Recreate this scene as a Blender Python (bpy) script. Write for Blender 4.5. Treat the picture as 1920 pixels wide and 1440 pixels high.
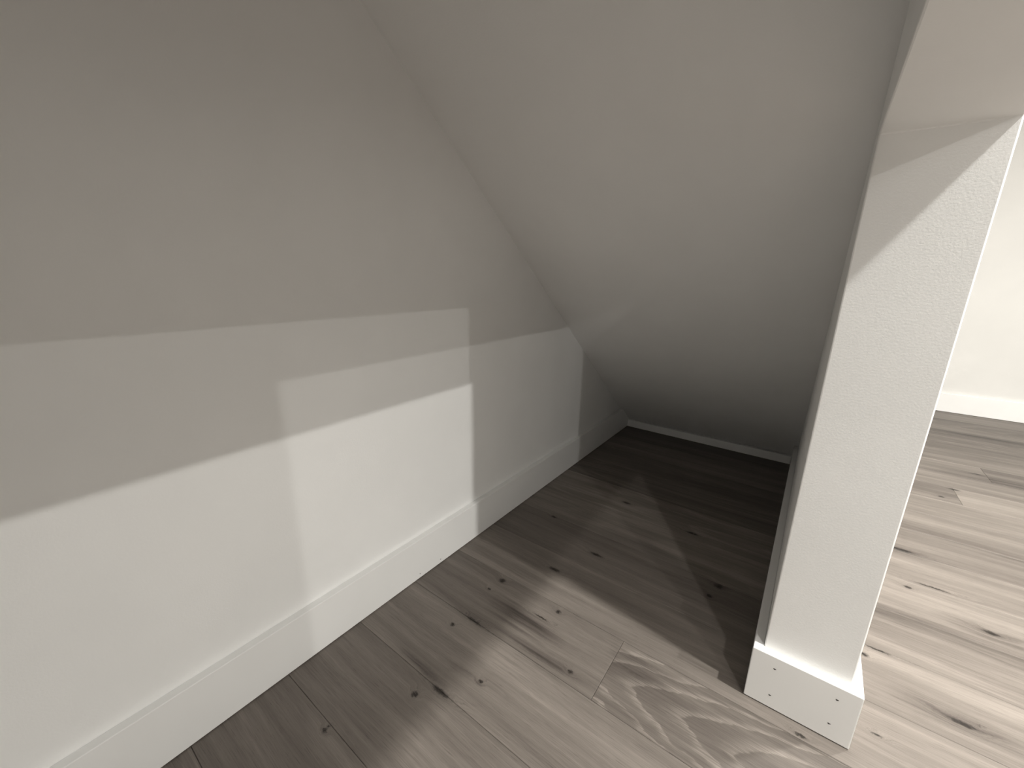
import bpy, bmesh, math, random
from mathutils import Vector, Matrix

for o in list(bpy.data.objects):
    bpy.data.objects.remove(o, do_unlink=True)
S = bpy.context.scene
COL = S.collection

# ------------------------------------------------------------------ camera
YAW, PITCH, ROLL = -0.6380, -0.26509, 0.01702
CAM = Vector((0.9060, -0.9503, 0.9525))
F_PX = 766.29
fwd = Vector((math.sin(YAW) * math.cos(PITCH), math.cos(YAW) * math.cos(PITCH), math.sin(PITCH)))
rt = fwd.cross(Vector((0, 0, 1))).normalized()
up = rt.cross(fwd)
r2 = rt * math.cos(ROLL) + up * math.sin(ROLL)
u2 = -rt * math.sin(ROLL) + up * math.cos(ROLL)
cam_data = bpy.data.cameras.new('camera')
cam_data.sensor_fit = 'HORIZONTAL'
cam_data.sensor_width = 36.0
cam_data.lens = F_PX / 1920 * 36.0
cam_data.clip_start = 0.01
cam = bpy.data.objects.new('camera', cam_data)
COL.objects.link(cam)
m = Matrix((r2, u2, -fwd)).transposed().to_4x4()
m.translation = CAM
cam.matrix_world = m
S.camera = cam

# ------------------------------------------------------------------ world, exposure
w = bpy.data.worlds.new('world')
S.world = w
w.use_nodes = True
w.node_tree.nodes['Background'].inputs[0].default_value = (1.0, 0.95, 0.9, 1)
w.node_tree.nodes['Background'].inputs[1].default_value = 0.02
vs = S.view_settings
vs.view_transform = 'Standard'
vs.look = 'None'
vs.gamma = 1.0
vs.use_curve_mapping = False
vs.exposure = 1.28

LAMP_COL = (1.0, 0.982, 0.932)
# the room's recessed ceiling lamps: x, y, watts, label
LAMPS = [
    (1.90, -0.085, 28.0, 'recessed ceiling downlight just above the free end of the partition'),
    (1.95, -1.53, 9.2, 'recessed ceiling downlight in front of the added jamb of the low opening'),
    (3.51, -0.125, 37.0, 'recessed ceiling downlight straight out from the free end of the partition'),
    (5.34, -0.145, 27.0, 'recessed ceiling downlight beside the wall opposite the low opening'),
    (4.19, -3.00, 34.0, 'recessed ceiling downlight in the middle of the long room'),
    (1.75, 0.75, 17.0, 'recessed ceiling downlight close to the partition on the room side'),
]
LAMP_DIAM = 0.075

# ------------------------------------------------------------------ dimensions (metres)
W = 0.9322          # inner face of the partition
PW = 0.1566         # partition thickness
ZK = 1.1793         # underside of the header over the opening
YJ = -1.2          # added unseen jamb, cuts off lamplight in place of a person's shadow
D = 1.515           # front of the low skirting at the end of the recess
HB, TB = 0.14, 0.0196
HS = 0.046
TAN = 0.795
Y0 = D + 0.028 + HS / TAN      # where the sloped soffit would meet the floor
YR = 3.354          # far wall of the lit room
XE, YF, ZC = 7.0, -5.5, 2.5
YN = -1.66           # unseen end of the passage behind the camera, set close for more bounce light


# ------------------------------------------------------------------ helpers
def tag(o, label=None, cat=None, group=None, kind=None):
    if label: o['label'] = label
    if cat: o['category'] = cat
    if group: o['group'] = group
    if kind: o['kind'] = kind
    return o


def link(name, me, mat, parent=None):
    if mat is not None and not me.materials:
        me.materials.append(mat)
    o = bpy.data.objects.new(name, me)
    COL.objects.link(o)
    if parent is not None:
        o.parent = parent
    return o


def prism(name, outline, axis, a, b, mat, bevel=0.0, seg=2, parent=None):
    """extrude a 2D outline along an axis (0: outline is y,z; 1: x,z; 2: x,y)"""
    bm = bmesh.new()

    def P(p, v):
        return {0: (v, p[0], p[1]), 1: (p[0], v, p[1]), 2: (p[0], p[1], v)}[axis]
    A = [bm.verts.new(P(p, a)) for p in outline]
    B = [bm.verts.new(P(p, b)) for p in outline]
    n = len(outline)
    bm.faces.new(A)
    bm.faces.new(list(reversed(B)))
    for i in range(n):
        j = (i + 1) % n
        bm.faces.new((A[i], B[i], B[j], A[j]))
    bmesh.ops.recalc_face_normals(bm, faces=bm.faces)
    if bevel:
        bmesh.ops.bevel(bm, geom=list(bm.edges), offset=bevel, segments=seg, profile=0.5, affect='EDGES')
    me = bpy.data.meshes.new(name)
    bm.to_mesh(me)
    bm.free()
    return link(name, me, mat, parent)


def box(name, lo, hi, mat, bevel=0.0, parent=None):
    return prism(name, [(lo[0], lo[1]), (hi[0], lo[1]), (hi[0], hi[1]), (lo[0], hi[1])], 2, lo[2], hi[2], mat, bevel, 2, parent)


# ------------------------------------------------------------------ materials
def new_mat(name):
    mt = bpy.data.materials.new(name)
    mt.use_nodes = True
    nt = mt.node_tree
    return mt, nt, nt.nodes['Principled BSDF']


class NB:
    """tiny node builder"""
    def __init__(self, nt): self.nt = nt

    def val(self, sock, v):
        if isinstance(v, bpy.types.NodeSocket): self.nt.links.new(v, sock)
        else: sock.default_value = v

    def math(self, op, a, b=None, c=None, clamp=False):
        n = self.nt.nodes.new('ShaderNodeMath'); n.operation = op; n.use_clamp = clamp
        self.val(n.inputs[0], a)
        if b is not None: self.val(n.inputs[1], b)
        if c is not None: self.val(n.inputs[2], c)
        return n.outputs[0]

    def vec(self, op, a, b=None, c=None):
        n = self.nt.nodes.new('ShaderNodeVectorMath'); n.operation = op
        self.val(n.inputs[0], a)
        if b is not None: self.val(n.inputs[1], b)
        if c is not None: self.val(n.inputs[2], c)
        return n.outputs['Value'] if op in ('LENGTH', 'DOT_PRODUCT') else n.outputs['Vector']

    def noise(self, v, scale, detail=2.0, rough=0.5, dist=0.0, out='Fac'):
        n = self.nt.nodes.new('ShaderNodeTexNoise')
        self.val(n.inputs['Vector'], v)
        n.inputs['Scale'].default_value = scale
        n.inputs['Detail'].default_value = detail
        n.inputs['Roughness'].default_value = rough
        n.inputs['Distortion'].default_value = dist
        return n.outputs[out]

    def ramp(self, v, a, b, c=0.0, d=1.0, smooth=True):
        n = self.nt.nodes.new('ShaderNodeMapRange')
        n.interpolation_type = 'SMOOTHSTEP' if smooth else 'LINEAR'
        self.val(n.inputs['Value'], v)
        n.inputs['From Min'].default_value = a; n.inputs['From Max'].default_value = b
        n.inputs['To Min'].default_value = c; n.inputs['To Max'].default_value = d
        return n.outputs['Result']

    def mix(self, f, a, b, mode='MIX'):
        n = self.nt.nodes.new('ShaderNodeMix'); n.data_type = 'RGBA'; n.blend_type = mode
        self.val(n.inputs[0], f); self.val(n.inputs[6], a); self.val(n.inputs[7], b)
        return n.outputs[2]

    def comb(self, x, y, z):
        n = self.nt.nodes.new('ShaderNodeCombineXYZ')
        for i, v in enumerate((x, y, z)): self.val(n.inputs[i], v)
        return n.outputs[0]

    def bump(self, h, strength, dist):
        n = self.nt.nodes.new('ShaderNodeBump')
        n.inputs['Strength'].default_value = strength
        n.inputs['Distance'].default_value = dist
        self.val(n.inputs['Height'], h)
        return n.outputs[0]


def paint(name, col, rough, scale, bump, dist=0.001):
    mt, nt, b = new_mat(name)
    B = NB(nt)
    pos = nt.nodes.new('ShaderNodeNewGeometry').outputs['Position']
    big = B.noise(pos, 3.0, 3.0)
    v = B.ramp(big, 0.3, 0.7, 0.975, 1.015)
    c = B.mix(1.0, (*col, 1), v, 'MULTIPLY')
    nt.links.new(c, b.inputs['Base Color'])
    b.inputs['Roughness'].default_value = rough
    fine = B.noise(pos, scale, 3.0, 0.6)
    nt.links.new(B.bump(fine, bump, dist), b.inputs['Normal'])
    return mt


M_WALL = paint('wall_paint', (0.91, 0.907, 0.895), 0.62, 260, 0.25)
M_SOFFIT = paint('soffit_paint', (0.91, 0.907, 0.895), 0.62, 260, 0.25)
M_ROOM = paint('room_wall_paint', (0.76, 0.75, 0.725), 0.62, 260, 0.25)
M_CEIL = paint('ceiling_paint', (0.90, 0.897, 0.885), 0.7, 200, 0.2)
M_TRIM = paint('trim_lacquer', (0.90, 0.897, 0.885), 0.42, 120, 0.06, 0.0006)

mt, nt, b = new_mat('nail_hole_shadow')
b.inputs['Base Color'].default_value = (0.06, 0.055, 0.05, 1); b.inputs['Roughness'].default_value = 0.9
_B = NB(nt); _p = nt.nodes.new('ShaderNodeNewGeometry').outputs['Position']
nt.links.new(_B.bump(_B.noise(_p, 900), 0.3, 0.0004), b.inputs['Normal'])
M_HOLE = mt
mt, nt, b = new_mat('subfloor_grey')
b.inputs['Base Color'].default_value = (0.035, 0.03, 0.027, 1); b.inputs['Roughness'].default_value = 0.95
M_SUB = mt
mt, nt, b = new_mat('lamp_trim_white')
b.inputs['Base Color'].default_value = (0.8, 0.8, 0.79, 1); b.inputs['Roughness'].default_value = 0.35
M_LTRIM = mt
mt, nt, b = new_mat('lamp_lens')
b.inputs['Base Color'].default_value = (0.9, 0.88, 0.82, 1)
b.inputs['Emission Color'].default_value = (1.0, 0.93, 0.82, 1); b.inputs['Emission Strength'].default_value = 12
M_LENS = mt

# knots, splits and pores that can be read in the floor: x, y, half length along the grain, half width
KNOTS = [(0.418, 0.223, 0.026, 0.007), (0.341, 0.068, 0.022, 0.008), (0.235, -0.079, 0.011, 0.010), (0.224, -0.132, 0.006, 0.005),
         (0.229, -0.298, 0.007, 0.007), (0.299, -0.492, 0.008, 0.008), (0.268, -0.252, 0.030, 0.005), (0.441, -0.077, 0.008, 0.007),
         (0.413, -0.125, 0.024, 0.003), (0.207, -0.661, 0.006, 0.005), (0.206, -0.652, 0.004, 0.004), (0.795, 0.324, 0.014, 0.012),
         (0.779, 0.263, 0.008, 0.008), (0.374, 0.616, 0.020, 0.009), (0.342, -0.451, 0.030, 0.006), (0.4, -0.375, 0.006, 0.005),
         (0.656, 0.565, 0.024, 0.008), (1.027, -0.046, 0.012, 0.004), (1.28, 0.698, 0.016, 0.012), (1.149, 0.296, 0.015, 0.012),
         (1.441, 0.603, 0.028, 0.014), (1.315, 0.206, 0.036, 0.012), (1.158, 0.058, 0.014, 0.006), (1.551, 1.695, 0.032, 0.016),
         (1.488, 1.566, 0.016, 0.014), (1.289, 0.938, 0.05, 0.014), (1.345, 0.745, 0.06, 0.007), (1.18, 0.335, 0.04, 0.006),
         (1.682, 1.996, 0.03, 0.012), (0.56, -0.22, 0.007, 0.005), (0.18, 0.33, 0.012, 0.006)]
KNOTS = [(x, y, a * 0.72, c * 0.62) if x > 1.1 else (x, y, a, c) for x, y, a, c in KNOTS]
# smoky stains around the bigger knots
STAINS = [(0.375, -0.165, 0.12, 0.050), (0.47, -0.225, 0.14, 0.016), (0.360, -0.385, 0.07, 0.014), (0.26, -0.435, 0.09, 0.012),
          (1.33, 0.205, 0.14, 0.035), (1.45, 0.60, 0.12, 0.045), (1.24, 0.93, 0.16, 0.03), (1.30, 0.52, 0.40, 0.045),
          (1.7, 2.75, 0.8, 0.06), (1.8, 1.95, 0.5, 0.07), (0.70, -0.105, 0.09, 0.03), (1.5, 1.13, 0.45, 0.05)]


def wood(KNOTS, STAINS, flame=None):
    mt, nt, b = new_mat('grey_oak_laminate')
    B = NB(nt)
    pos = nt.nodes.new('ShaderNodeNewGeometry').outputs['Position']
    oi = nt.nodes.new('ShaderNodeObjectInfo')
    sep = nt.nodes.new('ShaderNodeSeparateColor')
    nt.links.new(oi.outputs['Color'], sep.inputs[0])
    tone, cath, seed = sep.outputs[0], sep.outputs[1], sep.outputs[2]
    tc = nt.nodes.new('ShaderNodeTexCoord').outputs['Object']
    off = B.comb(B.math('MULTIPLY', seed, 71.0), B.math('MULTIPLY', seed, 37.0), B.math('MULTIPLY', seed, 19.0))
    p = B.vec('ADD', tc, off)
    # knots: distance field, roughened edges
    wob = B.noise(pos, 140, 2.0, 0.6, out='Color')
    kp = B.vec('MULTIPLY_ADD', wob, (0.016, 0.009, 0), pos)
    kp = B.vec('SUBTRACT', kp, (0.008, 0.0045, 0))

    def field(lst):
        f = None
        for x, y, a, c in lst:
            v = B.vec('MULTIPLY_ADD', kp, (1 / a, 1 / c, 0), (-x / a, -y / c, 0))
            l = B.vec('LENGTH', v)
            f = l if f is None else B.math('MINIMUM', f, l)
        return f
    wobf = B.noise(B.vec('MULTIPLY', pos, (90, 330, 1)), 1.0, 2.0, 0.6)
    kf = field(KNOTS) if KNOTS else 9.0
    sf = field(STAINS) if STAINS else 9.0
    knot = B.math('MULTIPLY', B.ramp(kf, 0.35, 1.35, 1.0, 0.0), B.ramp(wobf, 0.28, 0.5, 0.6, 1.0))
    halo = B.ramp(kf, 0.8, 3.6, 1.0, 0.0)
    stain = B.ramp(sf, 0.25, 1.25, 1.0, 0.0)
    # the grain bends round the knots
    bend = B.math('MULTIPLY', halo, 0.012)
    p = B.vec('ADD', p, B.comb(0.0, bend, 0.0))
    # warp
    wv = B.noise(B.vec('MULTIPLY', p, (1.6, 5, 1)), 1.0, 2.0, out='Color')
    pw = B.vec('MULTIPLY_ADD', B.vec('SUBTRACT', wv, (0.5, 0.5, 0.5)), (0.0, 0.03, 0), p)
    broad = B.noise(B.vec('MULTIPLY', pw, (1.1, 15, 1)), 1.0, 4.0, 0.55)
    streak = B.noise(B.vec('MULTIPLY', pw, (2.2, 60, 1)), 1.0, 4.0, 0.6)
    fibre = B.noise(B.vec('MULTIPLY', pw, (9, 420, 1)), 1.0, 3.0, 0.65)
    pore = B.noise(B.vec('MULTIPLY', pw, (26, 900, 1)), 1.0, 1.0, 0.5)
    # cathedral figure: nested flames along the grain
    if flame:
        x0, yc, K, step = flame
        sp = nt.nodes.new('ShaderNodeSeparateXYZ')
        nt.links.new(pos, sp.inputs[0])
        wa = B.noise(B.vec('MULTIPLY', pos, (9, 22, 1)), 1.0, 3.0, 0.6)
        dy = B.math('ADD', B.math('SUBTRACT', sp.outputs[1], yc), B.math('MULTIPLY', B.math('SUBTRACT', wa, 0.5), 0.05))
        cf = B.math('SUBTRACT', B.math('SUBTRACT', sp.outputs[0], x0), B.math('MULTIPLY', B.math('POWER', B.math('ABSOLUTE', dy), 1.6), K))
        cf = B.math('ADD', cf, B.math('MULTIPLY', B.math('SUBTRACT', streak, 0.5), 0.05))
        cf = B.math('ADD', cf, B.math('MULTIPLY', B.math('SUBTRACT', wa, 0.5), 0.06))
        saw = B.math('FRACT', B.math('ADD', B.math('MULTIPLY', cf, 1 / step), 20.0))
    else:
        cf = B.noise(B.vec('MULTIPLY', p, (0.7, 5.0, 1)), 1.0, 1.0, 0.4)
        cf = B.math('ADD', cf, B.math('MULTIPLY', streak, 0.03))
        saw = B.math('FRACT', B.math('MULTIPLY', cf, 15.0))
    ring = B.math('MULTIPLY', B.ramp(saw, 0.0, 0.85), B.ramp(saw, 0.88, 1.0, 1.0, 0.0))
    ring = B.math('MULTIPLY', B.math('POWER', ring, 5.0), B.ramp(fibre, 0.3, 0.65, 0.35, 1.0))
    rings2 = B.math('SINE', B.math('MULTIPLY', kf, 11.0))
    rings2 = B.math('MULTIPLY', B.ramp(rings2, 0.0, 1.0), B.ramp(kf, 1.1, 3.2, 1.0, 0.0))
    # value
    v = B.math('ADD', B.math('MULTIPLY', B.math('SUBTRACT', broad, 0.5), 0.95), 0.60)
    v = B.math('ADD', v, B.math('MULTIPLY', B.math('SUBTRACT', streak, 0.5), 0.45))
    v = B.math('ADD', v, B.math('MULTIPLY', B.math('SUBTRACT', fibre, 0.5), 0.46))
    v = B.math('ADD', v, B.math('MULTIPLY', B.math('SUBTRACT', tone, 0.5), 0.85))
    v = B.math('ADD', v, B.math('MULTIPLY', ring, B.math('MULTIPLY', cath, 0.40)))
    v = B.math('SUBTRACT', v, B.math('MULTIPLY', rings2, 0.10))
    v = B.math('SUBTRACT', v, B.math('MULTIPLY', stain, B.ramp(streak, 0.3, 0.6, 0.42, 0.16)))
    v = B.math('SUBTRACT', v, B.math('MULTIPLY', B.ramp(pore, 0.6, 0.7), 0.17))
    n = nt.nodes.new('ShaderNodeValToRGB')
    cr = n.color_ramp
    cr.elements[0].position = 0.0; cr.elements[0].color = (0.046, 0.038, 0.033, 1)
    cr.elements[1].position = 1.0; cr.elements[1].color = (0.275, 0.242, 0.214, 1)
    e = cr.elements.new(0.35); e.color = (0.108, 0.092, 0.081, 1)
    e = cr.elements.new(0.65); e.color = (0.172, 0.150, 0.132, 1)
    nt.links.new(B.math('MAXIMUM', v, 0.0, clamp=True), n.inputs[0])
    c = B.mix(B.math('MULTIPLY', knot, 0.93), n.outputs[0], (0.012, 0.009, 0.007, 1))
    nt.links.new(c, b.inputs['Base Color'])
    nt.links.new(B.ramp(fibre, 0.3, 0.7, 0.44, 0.56), b.inputs['Roughness'])
    b.inputs['Specular IOR Level'].default_value = 0.35
    h = B.math('SUBTRACT', B.math('MULTIPLY', fibre, 0.5), B.math('MULTIPLY', knot, 1.0))
    nt.links.new(B.bump(h, 0.18, 0.0008), b.inputs['Normal'])
    return mt


PP = 0.197           # plank row pitch
YS = -0.449          # one of the seams
_wood = {}


def wood_row(r):
    lo, hi = YS + r * PP, YS + (r + 1) * PP
    kn = [k for k in KNOTS if lo - 3.7 * k[3] < k[1] < hi + 3.7 * k[3]]
    st = [k for k in STAINS if lo - 1.3 * k[3] < k[1] < hi + 1.3 * k[3]]
    key = r if kn or st else None
    if key not in _wood:
        _wood[key] = wood(kn, st, (0.71, -0.165, 10.0, 0.115) if r == 1 else None)
    return _wood[key]


# ------------------------------------------------------------------ structure
# floor: subfloor slab that carries the planks
PT = 0.010
floor = box('floor', (-0.12, YF - 0.1, -0.12), (XE + 0.1, YR + 0.1, -PT), M_SUB)
tag(floor, 'grey brown oak laminate floor of long planks', kind='structure')

prism('wall_left', [(YN - 0.1, -PT), (YR + 0.1, -PT), (YR + 0.1, ZC), (YN - 0.1, ZC)], 0, -0.1, 0.0, M_WALL)
# partition between the recess and the room, with the low opening cut in it; unseen jamb added to block light
part = prism('wall_partition', [(YN - 0.1, -PT), (YJ, -PT), (YJ, ZK), (0, ZK), (0, -PT), (YR, -PT), (YR, ZC), (YN - 0.1, ZC)],
             0, W, W + PW, M_WALL, 0.0025, 2)
# sloped soffit under the stair
nx, nz = math.sin(math.atan(TAN)), math.cos(math.atan(TAN))
ytop = Y0 - (ZC) / TAN
TH = 0.06
prism('ceiling_slope', [(Y0 + PT / TAN, -PT), (ytop, ZC), (ytop + TH / nx, ZC), (Y0 + PT / TAN + TH / nx, -PT)], 0, 0.0, W, M_SOFFIT)
box('ceiling', (-0.1, YF - 0.1, ZC), (XE + 0.1, YR + 0.1, ZC + 0.1), M_CEIL)
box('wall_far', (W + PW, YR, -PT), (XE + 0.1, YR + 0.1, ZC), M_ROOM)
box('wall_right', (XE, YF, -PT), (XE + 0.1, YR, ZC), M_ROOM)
box('wall_front', (W + PW, YF - 0.1, -PT), (XE + 0.1, YF, ZC), M_WALL)
box('wall_passage', (0.0, YN - 0.1, -PT), (W, YN, ZC), M_WALL)  # unseen end wall, moved in to brighten the recess by bounce
box('wall_corner', (W, YF - 0.1, -PT), (W + PW, YN - 0.1, ZC), M_WALL)

# skirting boards
G = 0.0018   # shadow gap over the planks
CH = 0.0025


def skirt(name, quad, z1, mat=M_TRIM, z0=G):
    return prism(name, quad, 2, z0, z1, mat, 0.0016, 2)


bb_left = skirt('baseboard_left', [(0, YN), (TB, YN), (TB, D + 0.03), (0, D + 0.03)], HB)
# trim the far end of the long skirting so that it dies into the sloped soffit
me = bb_left.data
bm = bmesh.new(); bm.from_mesh(me)
sn = Vector((0, nx, nz))
bmesh.ops.bisect_plane(bm, geom=bm.verts[:] + bm.edges[:] + bm.faces[:], plane_co=(0, Y0 - 0.0015, 0), plane_no=sn, clear_outer=True)
bmesh.ops.holes_fill(bm, edges=[e for e in bm.edges if e.is_boundary])
bm.to_mesh(me); bm.free()
bb_in = skirt('baseboard_inner', [(W, 0.0), (W, D + 0.03), (W - TB, D + 0.03), (W - TB, -TB)], HB)
me = bb_in.data
bm = bmesh.new(); bm.from_mesh(me)
bmesh.ops.bisect_plane(bm, geom=bm.verts[:] + bm.edges[:] + bm.faces[:], plane_co=(0, Y0 - 0.0015, 0), plane_no=sn, clear_outer=True)
bmesh.ops.holes_fill(bm, edges=[e for e in bm.edges if e.is_boundary])
bm.to_mesh(me); bm.free()
bb_front = skirt('baseboard_front', [(W, 0.0), (W - TB, -TB), (W + PW + TB, -TB), (W + PW, 0.0)], HB)
bb_side = skirt('baseboard_side', [(W + PW, 0.0), (W + PW + TB, -TB), (W + PW + TB, YR - TB), (W + PW, YR)], HB)
bb_far = skirt('baseboard_far', [(W + PW, YR), (W + PW + TB, YR - TB), (XE, YR - TB), (XE, YR)], HB)
# low skirting at the foot of the soffit
bb_end = skirt('baseboard_end', [(TB + 0.0005, D), (W - TB - 0.0005, D), (W - TB - 0.0005, D + 0.027), (TB + 0.0005, D + 0.027)], HS)

for o in list(COL.objects):
    if o.name.split('_')[0] in ('wall', 'ceiling', 'baseboard', 'floor'):
        o['kind'] = 'structure'

# ------------------------------------------------------------------ floor planks
LP = 1.38
GAP = 0.0006
plank_mesh = {}


def plank_me(L, r):
    mat = wood_row(r)
    k = (round(L, 3), mat.name)
    if k in plank_mesh: return plank_mesh[k]
    l, wd, c, t = L - GAP, PP - GAP, 0.0009, PT
    bm = bmesh.new()
    bot = [bm.verts.new(q) for q in ((0, 0, -t), (l, 0, -t), (l, wd, -t), (0, wd, -t))]
    mid = [bm.verts.new(q) for q in ((0, 0, -c), (l, 0, -c), (l, wd, -c), (0, wd, -c))]
    top = [bm.verts.new(q) for q in ((c, c, 0), (l - c, c, 0), (l - c, wd - c, 0), (c, wd - c, 0))]
    bm.faces.new(top)
    for i in range(4):
        j = (i + 1) % 4
        bm.faces.new((bot[i], bot[j], mid[j], mid[i]))
        bm.faces.new((mid[i], mid[j], top[j], top[i]))
    me = bpy.data.meshes.new('plank')
    bm.to_mesh(me); bm.free()
    me.materials.append(mat)
    plank_mesh[k] = me
    return me


rng = random.Random(5)
r_lo = math.floor((YF - YS) / PP)
r_hi = math.ceil((YR - YS) / PP)
# per row: x of one end joint (rows counted from the seam YS), tone overrides
JOINT = {1: 0.632, 2: 1.375, 10: 1.55, 12: 1.72}
TONE = {(-2, 0): (0.47, 0.1), (-1, 0): (0.50, 0.1), (0, 0): (0.58, 0.05), (1, -1): (0.50, 0.0), (1, 0): (0.34, 1.0), (2, 0): (0.52, 0.3),
        (2, 1): (0.62, 0.2), (3, 1): (0.66, 0.1), (4, 1): (0.58, 0.1), (5, 1): (0.70, 0.05), (6, 1): (0.62, 0.05), (7, 1): (0.55, 0.1),
        (8, 1): (0.60, 0.05), (9, 1): (0.62, 0.05), (10, -1): (0.42, 0.3), (10, 0): (0.75, 0.05), (11, 0): (0.62, 0.05), (12, -1): (0.7, 0.0), (12, 0): (0.35, 0.1)}
for r in range(r_lo, r_hi + 1):
    y = YS + r * PP
    if r in JOINT:
        j = JOINT[r]
    elif r <= 1:
        j = 1.32 + 0.06 * rng.random()
    elif r <= 9:
        j = 0.955 + 0.12 * rng.random()
    else:
        j = 2.5 + 0.5 * rng.random()
    x = j
    idx0 = 0
    while x > 0:
        x -= LP; idx0 -= 1
    k = idx0
    while x < XE:
        a, bnd = max(x, -0.005), min(x + LP, XE)
        key = (r, k if r in JOINT else (k + 1 if r > 1 and r <= 9 else (k + 1 if r <= 1 else k + 2)))
        tone, cath = TONE.get(key, (0.35 + 0.35 * rng.random(), rng.choice([0.0, 0.1, 0.2, 0.5])))
        o = bpy.data.objects.new('plank', plank_me(bnd - a, r))
        COL.objects.link(o)
        o.parent = floor
        o.location = (a, y, 0)
        o.color = (tone, cath, rng.random(), 1)
        x += LP; k += 1


# ------------------------------------------------------------------ nail holes in the skirting
def hole_me():
    bm = bmesh.new()
    n = 9
    ring = []
    for i in range(n):
        a = 2 * math.pi * i / n
        rr = 0.0019 * (1 + 0.25 * math.sin(3 * a + 0.6))
        ring.append((rr * 1.5 * math.cos(a), rr * math.sin(a)))
    A = [bm.verts.new((x, 0.0, z)) for x, z in ring]
    Bv = [bm.verts.new((x * 0.8, -0.0004, z * 0.8)) for x, z in ring]
    bm.faces.new(list(reversed(Bv)))
    for i in range(n):
        j = (i + 1) % n
        bm.faces.new((A[i], A[j], Bv[j], Bv[i]))
    bmesh.ops.recalc_face_normals(bm, faces=bm.faces)
    me = bpy.data.meshes.new('nail_hole')
    bm.to_mesh(me); bm.free()
    me.materials.append(M_HOLE)
    return me


HM = hole_me()
for x, z in [(0.959, 0.109), (0.961, 0.035), (1.07, 0.108), (1.068, 0.041)]:
    o = bpy.data.objects.new('nail_hole', HM); COL.objects.link(o)
    o.parent = bb_front; o.location = (x, -TB, z)
for y, z in [(-0.232, 0.017), (-0.143, 0.016)]:
    o = bpy.data.objects.new('nail_hole', HM); COL.objects.link(o)
    o.parent = bb_left; o.location = (TB, y, z); o.rotation_euler = (0, 0, math.pi / 2); o.scale = (0.7, 1, 0.7)


# ------------------------------------------------------------------ recessed ceiling lamps
def ring_me(name, prof, mat, n=32):
    bm = bmesh.new()
    loops = []
    for rr, z in prof:
        loops.append([bm.verts.new((rr * math.cos(2 * math.pi * i / n), rr * math.sin(2 * math.pi * i / n), z)) for i in range(n)])
    for A, Bl in zip(loops, loops[1:]):
        for i in range(n):
            j = (i + 1) % n
            bm.faces.new((A[i], A[j], Bl[j], Bl[i]))
    if name == 'lens':
        bm.faces.new(loops[-1])
    bmesh.ops.recalc_face_normals(bm, faces=bm.faces)
    me = bpy.data.meshes.new(name)
    bm.to_mesh(me); bm.free()
    me.materials.append(mat)
    return me


TRIM = ring_me('trim_ring', [(0.034, 0.0), (0.034, -0.003), (0.038, -0.006), (0.044, -0.006), (0.047, -0.003), (0.047, 0.0)], M_LTRIM)
LENS = ring_me('lens', [(0.034, 0.0), (0.034, -0.001), (0.0335, -0.0015)], M_LENS)
for x, y, watts, label in LAMPS:
    e = bpy.data.objects.new('ceiling_downlight', None); COL.objects.link(e)
    e.location = (x, y, ZC); e.empty_display_size = 0.05
    tag(e, label, 'downlight', 'recessed downlights in the room ceiling')
    o = bpy.data.objects.new('trim_ring', TRIM); COL.objects.link(o); o.parent = e
    o = bpy.data.objects.new('lens', LENS); COL.objects.link(o); o.parent = e
    ld = bpy.data.lights.new('lamp', 'AREA')
    ld.shape = 'DISK'; ld.size = LAMP_DIAM; ld.energy = watts; ld.color = LAMP_COL
    lo = bpy.data.objects.new('lamp', ld); COL.objects.link(lo)
    lo.parent = e; lo.location = (0, 0, -0.004)
